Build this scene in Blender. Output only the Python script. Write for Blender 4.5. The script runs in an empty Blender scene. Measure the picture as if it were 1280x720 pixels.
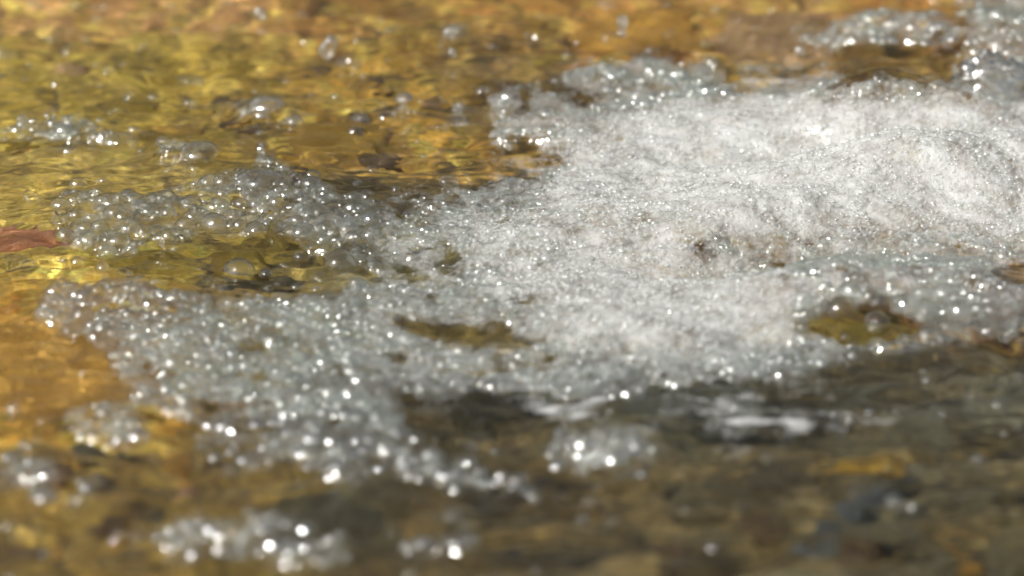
import bpy, math, random
import numpy as np

S = bpy.context.scene
COL = S.collection
rnd = random.Random(7)
rng = np.random.default_rng(7)
R = math.radians

# ------------------------------------------------------------------ camera
PITCH, DIST, LENS = R(22), 3.8, 171.0
cam = bpy.data.cameras.new('camera')
camera = bpy.data.objects.new('camera', cam)
COL.objects.link(camera)
camera.location = (0, -DIST * math.cos(PITCH), DIST * math.sin(PITCH))
camera.rotation_euler = (math.pi / 2 - PITCH, 0, 0)
cam.sensor_width, cam.lens = 36, LENS
cam.clip_start, cam.clip_end = 0.05, 200
cam.dof.use_dof = True
cam.dof.focus_distance = 3.93
cam.dof.aperture_fstop = 2.9
cam.dof.aperture_blades = 0
S.camera = camera

# ------------------------------------------------------------------ sky and sun
SUN_EL, SUN_AZ = R(47), R(232)          # azimuth clockwise from +Y; the camera looks along +Y
world = bpy.data.worlds.new('World')
S.world = world
world.use_nodes = True
nt = world.node_tree
sky = nt.nodes.new('ShaderNodeTexSky')
sky.sky_type = 'NISHITA'
sky.sun_disc = False
sky.sun_elevation, sky.sun_rotation = SUN_EL, SUN_AZ
sky.air_density, sky.dust_density, sky.ozone_density = 0.8, 5.0, 0.6
hazy = nt.nodes.new('ShaderNodeHueSaturation')          # hazy, whitish daylight
hazy.inputs['Saturation'].default_value = 0.4
nt.links.new(sky.outputs[0], hazy.inputs['Color'])
nt.links.new(hazy.outputs[0], nt.nodes['Background'].inputs[0])
nt.nodes['Background'].inputs[1].default_value = 0.12
sun_data = bpy.data.lights.new('sun', 'SUN')
sun_data.energy, sun_data.angle = 5.0, R(0.5)
sun_data.color = (1.0, 0.975, 0.94)
sun_data.cycles.is_caustics_light = True
sun = bpy.data.objects.new('sun', sun_data)
COL.objects.link(sun)
sun.location = (0, 0, 3)
sun.rotation_euler = (math.pi / 2 - SUN_EL, 0, math.pi - SUN_AZ)
S.view_settings.view_transform = 'Standard'
S.view_settings.look = 'None'
S.view_settings.exposure = 0.1
S.view_settings.gamma = 1
S.cycles.transparent_max_bounces = 32
S.cycles.max_bounces = 14
S.cycles.transmission_bounces = 12
S.cycles.sample_clamp_indirect = 6

# ------------------------------------------------------------------ projection between the photograph's 1280x720 grid and the water plane
SP, CP = math.sin(PITCH), math.cos(PITCH)
K = 1280 * LENS / 36.0


def at(px, py, z=0.0):
    """point of the horizontal plane z under a place in the photograph"""
    dx, dy = (px - 640) / K, -(py - 360) / K
    d = np.array([dx, CP + dy * SP, -SP + dy * CP])
    o = np.array([0, -DIST * CP, DIST * SP])
    t = (z - o[2]) / d[2]
    return o + d * t


def to_px(x, y, z=0.0):
    ry, rz = y + DIST * CP, z - DIST * SP
    depth = ry * CP - rz * SP
    up = ry * SP + rz * CP
    return 640 + K * x / depth, 360 - K * up / depth


DEPTH = 0.055


def bed_xy(px, py, depth=DEPTH):
    """where the streambed is seen through the refracting water at a place in the photograph"""
    p = at(px, py)
    return p[0], p[1] + 0.97 * depth


# ------------------------------------------------------------------ numpy noise
def _hash(ix, iy, seed):
    h = (ix.astype(np.int64) * 374761393 + iy.astype(np.int64) * 668265263 + seed * 974634777) & 0xFFFFFFFF
    h = ((h ^ (h >> 13)) * 1274126177) & 0xFFFFFFFF
    h = h ^ (h >> 16)
    return (h & 0xFFFFFF) / float(0x1000000)


def noise(x, y, seed=0):
    x, y = np.asarray(x, float), np.asarray(y, float)
    ix, iy = np.floor(x), np.floor(y)
    fx, fy = x - ix, y - iy
    ux, uy = fx * fx * fx * (fx * (fx * 6 - 15) + 10), fy * fy * fy * (fy * (fy * 6 - 15) + 10)
    def g(ox, oy):
        a = _hash(ix + ox, iy + oy, seed) * 2 * math.pi
        return np.cos(a) * (fx - ox) + np.sin(a) * (fy - oy)
    a = g(0, 0) * (1 - ux) + g(1, 0) * ux
    b = g(0, 1) * (1 - ux) + g(1, 1) * ux
    return (a * (1 - uy) + b * uy) * 1.4


def fbm(x, y, seed=0, octaves=3, gain=0.5):
    s, a = 0, 1.0
    for i in range(octaves):
        s = s + a * noise(x * 2 ** i, y * 2 ** i, seed + i * 17)
        a *= gain
    return s


def worley(x, y, seed=0, jitter=0.9):
    ix, iy = np.floor(x), np.floor(y)
    f1 = np.full(np.shape(x), 9.0)
    cell = np.zeros(np.shape(x))
    for ox in (-1, 0, 1):
        for oy in (-1, 0, 1):
            cx, cy = ix + ox, iy + oy
            px = cx + 0.5 + jitter * (_hash(cx, cy, seed) - 0.5)
            py = cy + 0.5 + jitter * (_hash(cx, cy, seed + 5) - 0.5)
            d = np.hypot(x - px, y - py)
            m = d < f1
            f1 = np.where(m, d, f1)
            cell = np.where(m, _hash(cx, cy, seed + 9), cell)
    return f1, cell


def sstep(a, b, x):
    t = np.clip((x - a) / (b - a), 0, 1)
    return t * t * (3 - 2 * t)


# ------------------------------------------------------------------ where the foam lies, drawn on a half-size grid of the photograph
MX, MY = 200, 160
GX, GY = np.meshgrid(np.arange(-MX, 1280 + MX, 2.0), np.arange(-MY, 720 + MY, 2.0))


def poly(points, blur=0):
    inside = np.zeros(GX.shape, bool)
    n = len(points)
    for i in range(n):
        x0, y0 = points[i]
        x1, y1 = points[(i + 1) % n]
        if y0 == y1:
            continue
        c = ((y0 > GY) != (y1 > GY)) & (GX < (x1 - x0) * (GY - y0) / (y1 - y0) + x0)
        inside ^= c
    a = inside.astype(float)
    return box(a, blur) if blur else a


def box(a, r):
    r = max(1, int(r / 2))
    for _ in range(2):
        for ax in (0, 1):
            p = np.pad(a, [(r + 1, r) if k == ax else (0, 0) for k in (0, 1)], mode='edge')
            c = np.cumsum(p, axis=ax)
            a = (np.take(c, range(2 * r + 1, c.shape[ax]), ax) - np.take(c, range(0, c.shape[ax] - 2 * r - 1), ax)) / (2 * r + 1)
    return a


def sample(grid, px, py):
    u = np.clip((px + MX) / 2, 0, grid.shape[1] - 1.01)
    v = np.clip((py + MY) / 2, 0, grid.shape[0] - 1.01)
    i, j = u.astype(int), v.astype(int)
    fu, fv = u - i, v - j
    return (grid[j, i] * (1 - fu) + grid[j, i + 1] * fu) * (1 - fv) + (grid[j + 1, i] * (1 - fu) + grid[j + 1, i + 1] * fu) * fv


# white core: how opaque the foam is
white = np.zeros(GX.shape)
def put(val, pts, blur, into=None):
    m = poly(pts, blur) * val
    np.maximum(into, m, out=into)
def cut(val, pts, blur, into):
    into *= 1 - val * poly(pts, blur)

put(0.95, [(720, 160), (830, 130), (1010, 118), (1060, 96), (1110, 88), (1160, 100), (1230, 130), (1500, 130), (1500, 335), (1240, 320), (1120, 300), (960, 310), (850, 300), (740, 260), (800, 215)], 26, white)
put(0.80, [(600, 150), (720, 150), (800, 170), (860, 220), (800, 300), (700, 290), (640, 255), (720, 200), (650, 175)], 26, white)
put(0.66, [(540, 262), (760, 240), (1000, 290), (1290, 320), (1290, 345), (1040, 330), (950, 340), (880, 380), (960, 430), (860, 455), (700, 450), (560, 330)], 34, white)
put(0.78, [(800, 350), (960, 340), (1060, 335), (1100, 360), (1000, 400), (1010, 440), (900, 460), (790, 450)], 30, white)
put(0.36, [(420, 290), (560, 270), (760, 330), (820, 470), (700, 490), (520, 480), (380, 440), (300, 400), (420, 380), (480, 360)], 30, white)
put(0.15, [(50, 365), (200, 360), (400, 390), (560, 470), (480, 520), (500, 590), (380, 590), (240, 560), (170, 470), (90, 420)], 26, white)
put(0.2, [(90, 250), (230, 250), (330, 215), (420, 250), (520, 265), (560, 300), (420, 300), (250, 290), (100, 300)], 24, white)
put(0.13, [(220, 510), (400, 500), (490, 540), (560, 590), (640, 610), (560, 612), (420, 590), (260, 560)], 20, white)
put(0.22, [(1010, 40), (1100, 15), (1290, 40), (1500, 40), (1500, 125), (1230, 120), (1200, 70), (1000, 66)], 16, white)
put(0.35, [(1200, 70), (1290, 60), (1290, 125), (1230, 120)], 12, white)
put(0.35, [(690, 85), (760, 78), (880, 85), (960, 100), (900, 125), (780, 118)], 14, white)
put(0.30, [(600, 110), (700, 115), (720, 145), (620, 150)], 14, white)
put(0.16, [(90, 510), (160, 508), (195, 550), (120, 555)], 12, white)
put(0.16, [(190, 660), (300, 640), (420, 665), (440, 705), (320, 700), (190, 695)], 16, white)
put(0.2, [(690, 545), (780, 540), (820, 575), (790, 600), (700, 590)], 12, white)
put(0.12, [(-10, 560), (60, 560), (80, 600), (60, 640), (-10, 610)], 12, white)
put(0.45, [(1000, 325), (1300, 335), (1300, 400), (1150, 415), (1000, 450)], 20, white)
cut(0.75, [(1015, 392), (1080, 378), (1140, 390), (1160, 430), (1080, 440), (1015, 422)], 12, white)
cut(0.6, [(440, 335), (560, 315), (610, 345), (560, 365), (440, 362)], 12, white)
cut(0.85, [(200, 305), (300, 295), (430, 325), (480, 350), (400, 366), (220, 350)], 10, white)
cut(0.65, [(470, 398), (600, 405), (710, 425), (640, 442), (520, 430)], 10, white)
cut(0.55, [(880, 318), (980, 300), (1010, 315), (900, 345)], 10, white)
cut(0.28, [(1130, 270), (1300, 290), (1300, 345), (1230, 345), (1100, 300)], 20, white)
cut(0.6, [(610, 175), (700, 180), (700, 215), (600, 240), (560, 200)], 14, white)
cut(1.0, [(1230, 335), (1300, 325), (1300, 358), (1262, 356)], 6, white)

cut(0.75, [(1000, 60), (1030, 128), (1100, 130), (1170, 130), (1220, 60)], 14, white)
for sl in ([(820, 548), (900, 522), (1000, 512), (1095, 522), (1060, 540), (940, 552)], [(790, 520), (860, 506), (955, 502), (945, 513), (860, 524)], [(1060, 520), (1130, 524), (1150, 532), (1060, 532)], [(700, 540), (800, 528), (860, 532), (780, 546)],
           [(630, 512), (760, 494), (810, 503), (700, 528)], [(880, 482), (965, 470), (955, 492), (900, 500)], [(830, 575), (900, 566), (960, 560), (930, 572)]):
    put(0.24, sl, 6, white)  # pale slivers standing in for silvery reflections on the ripples
# bubbles: where loose bubbles cover the water
bub = np.zeros(GX.shape)
put(1.0, [(600, 140), (720, 140), (830, 110), (1010, 115), (1060, 92), (1110, 84), (1160, 98), (1230, 128), (1500, 128), (1500, 400), (1180, 425), (1000, 475), (860, 482), (790, 500), (640, 488), (500, 500), (520, 560), (650, 600), (685, 615), (600, 622), (500, 600), (400, 602), (250, 585), (220, 530), (160, 480), (100, 430), (35, 385), (70, 352), (200, 358), (290, 378), (430, 368), (480, 350), (400, 318), (300, 292), (240, 302), (220, 318), (80, 315), (60, 290), (80, 245), (230, 250), (280, 220), (340, 205), (400, 240), (500, 258), (600, 235), (720, 205), (640, 190)], 7, bub)
put(1.0, [(80, 510), (150, 500), (200, 550), (150, 562), (100, 550)], 6, bub)
put(0.9, [(-10, 565), (50, 555), (80, 600), (60, 640), (20, 600)], 6, bub)
put(0.9, [(180, 665), (300, 638), (430, 665), (440, 710), (320, 700), (190, 700)], 8, bub)
put(0.9, [(500, 672), (590, 675), (590, 695), (500, 695)], 5, bub)
put(1.0, [(680, 545), (780, 538), (830, 575), (800, 604), (690, 596)], 6, bub)
put(0.9, [(1000, 55), (1090, 15), (1290, 40), (1500, 45), (1500, 125), (1230, 122), (1200, 75), (1100, 82), (1000, 68)], 6, bub)
put(0.9, [(680, 95), (760, 78), (900, 85), (960, 110), (900, 125), (780, 118)], 6, bub)
put(0.8, [(590, 110), (700, 110), (740, 148), (620, 152)], 6, bub)
put(0.7, [(0, 150), (90, 140), (180, 160), (160, 180), (0, 175)], 5, bub)
put(0.7, [(200, 180), (260, 172), (290, 195), (240, 215), (190, 205)], 6, bub)
put(0.6, [(300, 125), (350, 118), (385, 155), (340, 165), (290, 160)], 6, bub)
put(0.5, [(540, 30), (590, 38), (590, 80), (545, 75)], 6, bub)
cut(1.0, [(1025, 396), (1075, 384), (1125, 396), (1130, 420), (1080, 430), (1025, 416)], 5, bub)
cut(0.55, [(470, 335), (560, 315), (600, 345), (560, 365), (470, 362)], 6, bub)
cut(0.8, [(480, 403), (600, 410), (700, 425), (640, 440), (520, 428)], 6, bub)
cut(1.0, [(1235, 335), (1300, 325), (1300, 355), (1262, 353)], 3, bub)
put(0.35, [(200, 300), (300, 290), (430, 325), (480, 350), (400, 370), (220, 362)], 8, bub)
put(0.25, [(0, 480), (80, 470), (230, 560), (260, 620), (200, 660), (60, 650), (0, 640)], 14, bub)
put(0.4, [(420, 90), (620, 100), (640, 200), (520, 190), (440, 150)], 16, bub)
cut(1.0, [(1000, 60), (1050, 108), (1100, 98), (1160, 108), (1210, 60)], 5, bub)
cut(0.5, [(200, 520), (330, 530), (430, 585), (330, 610), (230, 590)], 14, bub)
cut(0.7, [(620, 178), (700, 182), (660, 215), (600, 235), (560, 200)], 10, bub)
cut(1.0, [(490, 505), (580, 495), (700, 510), (680, 560), (640, 590), (540, 560)], 8, bub)

put(1.0, [(1190, -20), (1500, -20), (1500, 70), (1230, 60)], 8, bub)
bub = np.maximum(bub, 0.62 * box(bub, 26))
white = np.maximum(white, 0.8 * box(white, 30))
for g_, d_ in ((bub, 1.0), (white, 0.9)):
    cut(d_, [(1225, 338), (1500, 322), (1500, 362), (1262, 358)], 5, g_)
    cut(d_, [(478, 402), (600, 406), (700, 424), (640, 438), (520, 428)], 6, g_)
    cut(d_, [(1020, 396), (1075, 382), (1140, 396), (1150, 424), (1080, 434), (1020, 418)], 6, g_)
    cut(d_, [(1010, 70), (1050, 104), (1100, 96), (1150, 104), (1200, 110), (1200, 70)], 5, g_)
cut(0.8, [(205, 318), (300, 308), (420, 325), (460, 345), (380, 360), (220, 352)], 8, bub)

# ------------------------------------------------------------------ the water's shape
# (photo x, photo y, half width m, half length m, height m, turn)
MOUNDS = [
    (1100, 158, 0.062, 0.048, 0.052, 0.0), (1205, 160, 0.04, 0.05, 0.020, 0.0),
    (1150, 238, 0.15, 0.050, 0.040, 0.15), (980, 285, 0.11, 0.035, 0.018, 0.35), (1010, 200, 0.16, 0.03, -0.012, 0.1), (760, 290, 0.12, 0.04, 0.012, 0.1),
    (860, 160, 0.12, 0.06, 0.010, 0.0), (1250, 210, 0.10, 0.06, 0.012, 0.0),
    (1060, 385, 0.11, 0.050, 0.030, 0.0), (1230, 385, 0.09, 0.05, 0.012, 0.0),
    (920, 335, 0.11, 0.030, -0.016, 0.15), (830, 420, 0.13, 0.06, 0.010, 0.0),
    (320, 240, 0.055, 0.05, 0.020, 0.0), (150, 275, 0.08, 0.05, 0.013, 0.0),
    (440, 275, 0.07, 0.05, 0.010, 0.0), (520, 345, 0.06, 0.04, -0.010, 0.0),
    (330, 330, 0.07, 0.04, -0.010, 0.0), (130, 385, 0.08, 0.045, 0.010, 0.0),
    (300, 420, 0.13, 0.07, 0.008, 0.0), (590, 420, 0.08, 0.025, -0.008, 0.0),
    (450, 560, 0.09, 0.07, 0.016, -0.3), (600, 545, 0.08, 0.05, -0.012, 0.0),
    (760, 572, 0.045, 0.05, 0.020, 0.0), (140, 535, 0.045, 0.05, 0.012, 0.0),
    (320, 680, 0.07, 0.06, 0.016, 0.0), (40, 600, 0.035, 0.05, 0.010, 0.0),
    (960, 540, 0.16, 0.020, 0.009, 0.05), (900, 505, 0.18, 0.020, 0.006, 0.1),
    (1130, 60, 0.12, 0.08, 0.012, 0.0), (1255, 85, 0.05, 0.06, 0.034, 0.0), (1150, 62, 0.09, 0.05, 0.014, 0.0),
    (240, 195, 0.035, 0.04, 0.010, 0.0), (335, 145, 0.03, 0.04, 0.009, 0.0), (780, 105, 0.08, 0.05, 0.006, 0.0),
]
_mc = [(at(m[0], m[1])[:2], m) for m in MOUNDS]


def big_waves(x, y):
    h = 0
    for (cx, cy), m in _mc:
        c, s = math.cos(m[5]), math.sin(m[5])
        dx, dy = x - cx, y - cy
        u, v = (dx * c + dy * s) / m[2], (-dx * s + dy * c) / m[3]
        h = h + m[4] * np.exp(-(u * u + v * v) * 1.1)
    return h


def water_h(x, y):
    wx = x + 0.02 * fbm(x * 9, y * 9, 31, 2)
    wy = y + 0.02 * fbm(x * 9, y * 9, 57, 2)
    near = sstep(-0.15, -0.45, y)
    px0, py0 = to_px(x, y)
    h = big_waves(x, y)
    h = h + 0.0042 * fbm(wx * 7, wy * 12, 3, 2)
    g_ = sstep(500, 750, px0) * sstep(500, 430, py0)
    h = h + 0.0062 * g_ * fbm(wx * 9 - wy * 7, wy * 17 + wx * 7, 61, 2)
    h = h + 0.0028 * fbm(wx * 22, wy * 42, 11, 2) * (1 + 0.2 * near)
    h = h + 0.0006 * fbm(wx * 65, wy * 105, 23, 2)
    h = h + 0.0010 * fbm(wx * 24, wy * 82, 43, 2)
    px_, py_ = to_px(x, y)
    h = h + (0.0006 + 0.0034 * sstep(560, 800, px_)) * sstep(440, 520, py_) * fbm(wx * 7 + wy * 5, wy * 38 - wx * 5, 47, 3)
    q = at(850, 522)
    h = h + 0.0040 * fbm(wx * 7, wy * 26, 29, 2) * np.exp(-((x - q[0]) / 0.16) ** 2 - ((y - q[1]) / 0.10) ** 2)
    return h


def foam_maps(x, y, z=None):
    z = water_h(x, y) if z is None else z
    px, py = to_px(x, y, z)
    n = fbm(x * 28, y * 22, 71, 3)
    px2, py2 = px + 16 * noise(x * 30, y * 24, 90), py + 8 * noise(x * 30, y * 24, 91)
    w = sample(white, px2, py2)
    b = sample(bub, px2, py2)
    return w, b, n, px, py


# ------------------------------------------------------------------ object helpers
def tag(o, label=None, cat=None, group=None, kind=None):
    if label: o['label'] = label
    if cat: o['category'] = cat
    if group: o['group'] = group
    if kind: o['kind'] = kind
    return o


def link(name, me, m=None, parent=None):
    o = bpy.data.objects.new(name, me)
    COL.objects.link(o)
    if m and me is not None and not me.materials: me.materials.append(m)
    if parent: o.parent = parent
    return o


def np_mesh(name, verts, faces, smooth=True):
    verts, faces = np.asarray(verts, np.float32), np.asarray(faces, np.int32)
    me = bpy.data.meshes.new(name)
    k = faces.shape[1]
    me.vertices.add(len(verts)); me.vertices.foreach_set('co', verts.ravel())
    me.loops.add(faces.size); me.loops.foreach_set('vertex_index', faces.ravel())
    me.polygons.add(len(faces))
    me.polygons.foreach_set('loop_start', np.arange(0, faces.size, k, dtype=np.int32))
    me.polygons.foreach_set('loop_total', np.full(len(faces), k, np.int32))
    me.update(calc_edges=True); me.validate()
    me.polygons.foreach_set('use_smooth', np.full(len(me.polygons), smooth))
    return me


def grid_mesh(name, xs, ys, hf, keep=None):
    X, Y = np.meshgrid(xs, ys)
    Z = hf(X, Y)
    n, m = X.shape
    v = np.stack([X, Y, Z], -1).reshape(-1, 3)
    i = (np.arange(n - 1)[:, None] * m + np.arange(m - 1)[None]).ravel()
    f = np.stack([i, i + 1, i + m + 1, i + m], -1)
    if keep is not None:
        k = keep(X, Y).ravel()
        f = f[(k[f].any(1))]
        used = np.zeros(len(v), bool); used[f] = True
        idx = np.cumsum(used) - 1
        v, f = v[used], idx[f]
    return np_mesh(name, v, f), v


def attr(me, name, vals, kind='FLOAT'):
    a = me.attributes.new(name, kind, 'POINT')
    if kind == 'FLOAT': a.data.foreach_set('value', np.asarray(vals, np.float32).ravel())
    elif kind == 'FLOAT_VECTOR': a.data.foreach_set('vector', np.asarray(vals, np.float32).ravel())
    else: a.data.foreach_set('color', np.asarray(vals, np.float32).ravel())


def spaced(lo, hi, step, far):
    """even spacing between lo and hi, growing beyond out to far"""
    c = list(np.arange(lo, hi, step))
    a, s = hi, step
    right = []
    while a < far:
        right.append(a); s *= 1.25; a += s
    a, s = lo, step
    left = []
    while a > -far:
        s *= 1.25; a -= s; left.append(a)
    return np.array(left[::-1] + c + right)


# ------------------------------------------------------------------ materials
def mat(name):
    m = bpy.data.materials.new(name)
    m.use_nodes = True
    n = m.node_tree.nodes
    for x in list(n):
        if x.type != 'OUTPUT_MATERIAL': n.remove(x)
    return m, m.node_tree, n['Material Output']


def node(t, kind, **kw):
    n = t.nodes.new(kind)
    for k, v in kw.items():
        if k.startswith('_'): setattr(n, k[1:], v)
        else:
            n.inputs[k.replace('__', ' ')].default_value = v
    return n


def water_material(name, bump=0.25):
    m, t, out = mat(name)
    g = node(t, 'ShaderNodeBsdfGlass', IOR=1.333, Roughness=0.0, Color=(0.97, 0.99, 0.96, 1))
    tc = node(t, 'ShaderNodeTexCoord')
    mp = node(t, 'ShaderNodeMapping', Scale=(1, 1.3, 1))
    t.links.new(tc.outputs['Object'], mp.inputs[0])
    nz = node(t, 'ShaderNodeTexNoise', Scale=160.0, Detail=2.0)
    t.links.new(mp.outputs[0], nz.inputs['Vector'])
    b = node(t, 'ShaderNodeBump', Strength=bump, Distance=0.0012)
    t.links.new(nz.outputs[0], b.inputs['Height'])
    t.links.new(b.outputs[0], g.inputs['Normal'])
    t.links.new(g.outputs[0], out.inputs[0])
    return m


def bubble_material(name, milk, rough=0.06, edge=0.75, base=0.13, bump=0.12):
    """thin wet film: clear when seen face on, mirror-like at the rim, with a little fine froth caught in it"""
    m, t, out = mat(name)
    tr = node(t, 'ShaderNodeBsdfTransparent', Color=(0.97, 0.98, 0.97, 1))
    gl = node(t, 'ShaderNodeBsdfGlossy', Roughness=rough, Color=(0.95, 0.96, 0.95, 1))
    lw = node(t, 'ShaderNodeLayerWeight', Blend=0.5)
    p = node(t, 'ShaderNodeMath', _operation='POWER'); p.inputs[1].default_value = 3.2
    t.links.new(lw.outputs['Facing'], p.inputs[0])
    ma = node(t, 'ShaderNodeMath', _operation='MULTIPLY_ADD'); ma.inputs[1].default_value = edge
    t.links.new(p.outputs[0], ma.inputs[0])
    g2 = node(t, 'ShaderNodeNewGeometry')
    nv = node(t, 'ShaderNodeTexNoise', Scale=75.0, Detail=3.0, Roughness=0.7)
    t.links.new(g2.outputs['Position'], nv.inputs['Vector'])
    mr = node(t, 'ShaderNodeMapRange'); mr.inputs[1].default_value = 0.42; mr.inputs[2].default_value = 0.72
    mr.inputs[3].default_value = base * 0.15; mr.inputs[4].default_value = base * 2.6
    t.links.new(nv.outputs[0], mr.inputs[0]); t.links.new(mr.outputs[0], ma.inputs[2])
    tc = node(t, 'ShaderNodeTexCoord')
    nz = node(t, 'ShaderNodeTexNoise', Scale=230.0, Detail=2.0)
    gp = node(t, 'ShaderNodeNewGeometry')
    t.links.new(gp.outputs['Position'], nz.inputs['Vector'])
    b = node(t, 'ShaderNodeBump', Strength=bump, Distance=0.002)
    t.links.new(nz.outputs[0], b.inputs['Height']); t.links.new(b.outputs[0], gl.inputs['Normal'])
    mx = node(t, 'ShaderNodeMixShader')
    t.links.new(ma.outputs[0], mx.inputs[0]); t.links.new(tr.outputs[0], mx.inputs[1]); t.links.new(gl.outputs[0], mx.inputs[2])
    df = node(t, 'ShaderNodeBsdfDiffuse', Color=(0.70, 0.70, 0.68, 1))
    tl = node(t, 'ShaderNodeBsdfTranslucent', Color=(0.70, 0.70, 0.68, 1))
    m2 = node(t, 'ShaderNodeMixShader', Fac=0.4)
    t.links.new(df.outputs[0], m2.inputs[1]); t.links.new(tl.outputs[0], m2.inputs[2])
    m3 = node(t, 'ShaderNodeMixShader', Fac=milk)
    t.links.new(mx.outputs[0], m3.inputs[1]); t.links.new(m2.outputs[0], m3.inputs[2])
    t.links.new(m3.outputs[0], out.inputs[0])
    return m


def big_bubble_material(name, base=0.10, clear=0.35, milk=0.0):
    m, t, out = mat(name)
    rf = node(t, 'ShaderNodeBsdfRefraction', IOR=1.17, Roughness=0.0, Color=(0.98, 0.99, 0.98, 1))
    tr = node(t, 'ShaderNodeBsdfTransparent', Color=(0.97, 0.98, 0.97, 1))
    gl = node(t, 'ShaderNodeBsdfGlossy', Roughness=0.11, Color=(0.96, 0.97, 0.96, 1))
    tc = node(t, 'ShaderNodeTexCoord')
    nz = node(t, 'ShaderNodeTexNoise', Scale=2.2, Detail=2.0)
    t.links.new(tc.outputs['Object'], nz.inputs['Vector'])
    b = node(t, 'ShaderNodeBump', Strength=0.3, Distance=0.002)
    t.links.new(nz.outputs[0], b.inputs['Height'])
    t.links.new(b.outputs[0], gl.inputs['Normal']); t.links.new(b.outputs[0], rf.inputs['Normal'])
    m0 = node(t, 'ShaderNodeMixShader', Fac=clear)
    t.links.new(rf.outputs[0], m0.inputs[1]); t.links.new(tr.outputs[0], m0.inputs[2])
    lw = node(t, 'ShaderNodeLayerWeight', Blend=0.5)
    p = node(t, 'ShaderNodeMath', _operation='POWER'); p.inputs[1].default_value = 3.0
    t.links.new(lw.outputs['Facing'], p.inputs[0])
    ma = node(t, 'ShaderNodeMath', _operation='MULTIPLY_ADD'); ma.inputs[1].default_value = 0.8; ma.inputs[2].default_value = base
    t.links.new(p.outputs[0], ma.inputs[0])
    mx = node(t, 'ShaderNodeMixShader')
    t.links.new(ma.outputs[0], mx.inputs[0]); t.links.new(m0.outputs[0], mx.inputs[1]); t.links.new(gl.outputs[0], mx.inputs[2])
    if milk:
        # fine fizz caught in the film: thick towards the white foam, absent at the clear rafts
        fz = node(t, 'ShaderNodeAttribute', _attribute_name='fizz')
        nf = node(t, 'ShaderNodeTexNoise', Scale=190.0, Detail=3.0)
        t.links.new(tc.outputs['Object'], nf.inputs['Vector'])
        mm = node(t, 'ShaderNodeMath', _operation='MULTIPLY'); t.links.new(fz.outputs['Fac'], mm.inputs[0])
        rr = node(t, 'ShaderNodeMapRange'); rr.inputs[1].default_value = 0.35; rr.inputs[2].default_value = 0.65; rr.inputs[4].default_value = milk
        t.links.new(nf.outputs[0], rr.inputs[0]); t.links.new(rr.outputs[0], mm.inputs[1])
        df = node(t, 'ShaderNodeBsdfDiffuse', Color=(0.70, 0.70, 0.68, 1)); tl = node(t, 'ShaderNodeBsdfTranslucent', Color=(0.70, 0.70, 0.68, 1))
        md = node(t, 'ShaderNodeMixShader', Fac=0.35); t.links.new(df.outputs[0], md.inputs[1]); t.links.new(tl.outputs[0], md.inputs[2])
        mz = node(t, 'ShaderNodeMixShader'); t.links.new(mm.outputs[0], mz.inputs[0]); t.links.new(mx.outputs[0], mz.inputs[1]); t.links.new(md.outputs[0], mz.inputs[2])
        mx = mz
    t.links.new(mx.outputs[0], out.inputs[0])
    return m


def foam_material():
    m, t, out = mat('white_foam')
    tc = node(t, 'ShaderNodeTexCoord')
    at_ = node(t, 'ShaderNodeAttribute', _attribute_name='cover')
    df = node(t, 'ShaderNodeBsdfPrincipled', Roughness=0.16, **{'Base__Color': (0.52, 0.525, 0.51, 1)})
    tl = node(t, 'ShaderNodeBsdfTranslucent', Color=(0.52, 0.525, 0.51, 1))
    m2 = node(t, 'ShaderNodeMixShader', Fac=0.25)
    nz = node(t, 'ShaderNodeTexVoronoi', Scale=420.0, Randomness=1.0)
    t.links.new(tc.outputs['Object'], nz.inputs['Vector'])
    b = node(t, 'ShaderNodeBump', _invert=True, Strength=0.35, Distance=0.0010)
    t.links.new(nz.outputs['Distance'], b.inputs['Height']); t.links.new(b.outputs[0], df.inputs['Normal'])
    t.links.new(df.outputs[0], m2.inputs[1]); t.links.new(tl.outputs[0], m2.inputs[2])
    tr = node(t, 'ShaderNodeBsdfTransparent')
    n2 = node(t, 'ShaderNodeTexNoise', Scale=230.0, Detail=3.0)
    t.links.new(tc.outputs['Object'], n2.inputs['Vector'])
    sb = node(t, 'ShaderNodeMath', _operation='SUBTRACT'); sb.inputs[1].default_value = 0.5
    t.links.new(n2.outputs[0], sb.inputs[0])
    ml = node(t, 'ShaderNodeMath', _operation='MULTIPLY_ADD'); ml.inputs[1].default_value = 0.9
    t.links.new(sb.outputs[0], ml.inputs[0]); t.links.new(at_.outputs['Fac'], ml.inputs[2])
    cl = node(t, 'ShaderNodeClamp')
    t.links.new(ml.outputs[0], cl.inputs[0])
    mx = node(t, 'ShaderNodeMixShader')
    t.links.new(cl.outputs[0], mx.inputs[0]); t.links.new(tr.outputs[0], mx.inputs[1]); t.links.new(m2.outputs[0], mx.inputs[2])
    t.links.new(mx.outputs[0], out.inputs[0])
    return m


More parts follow.
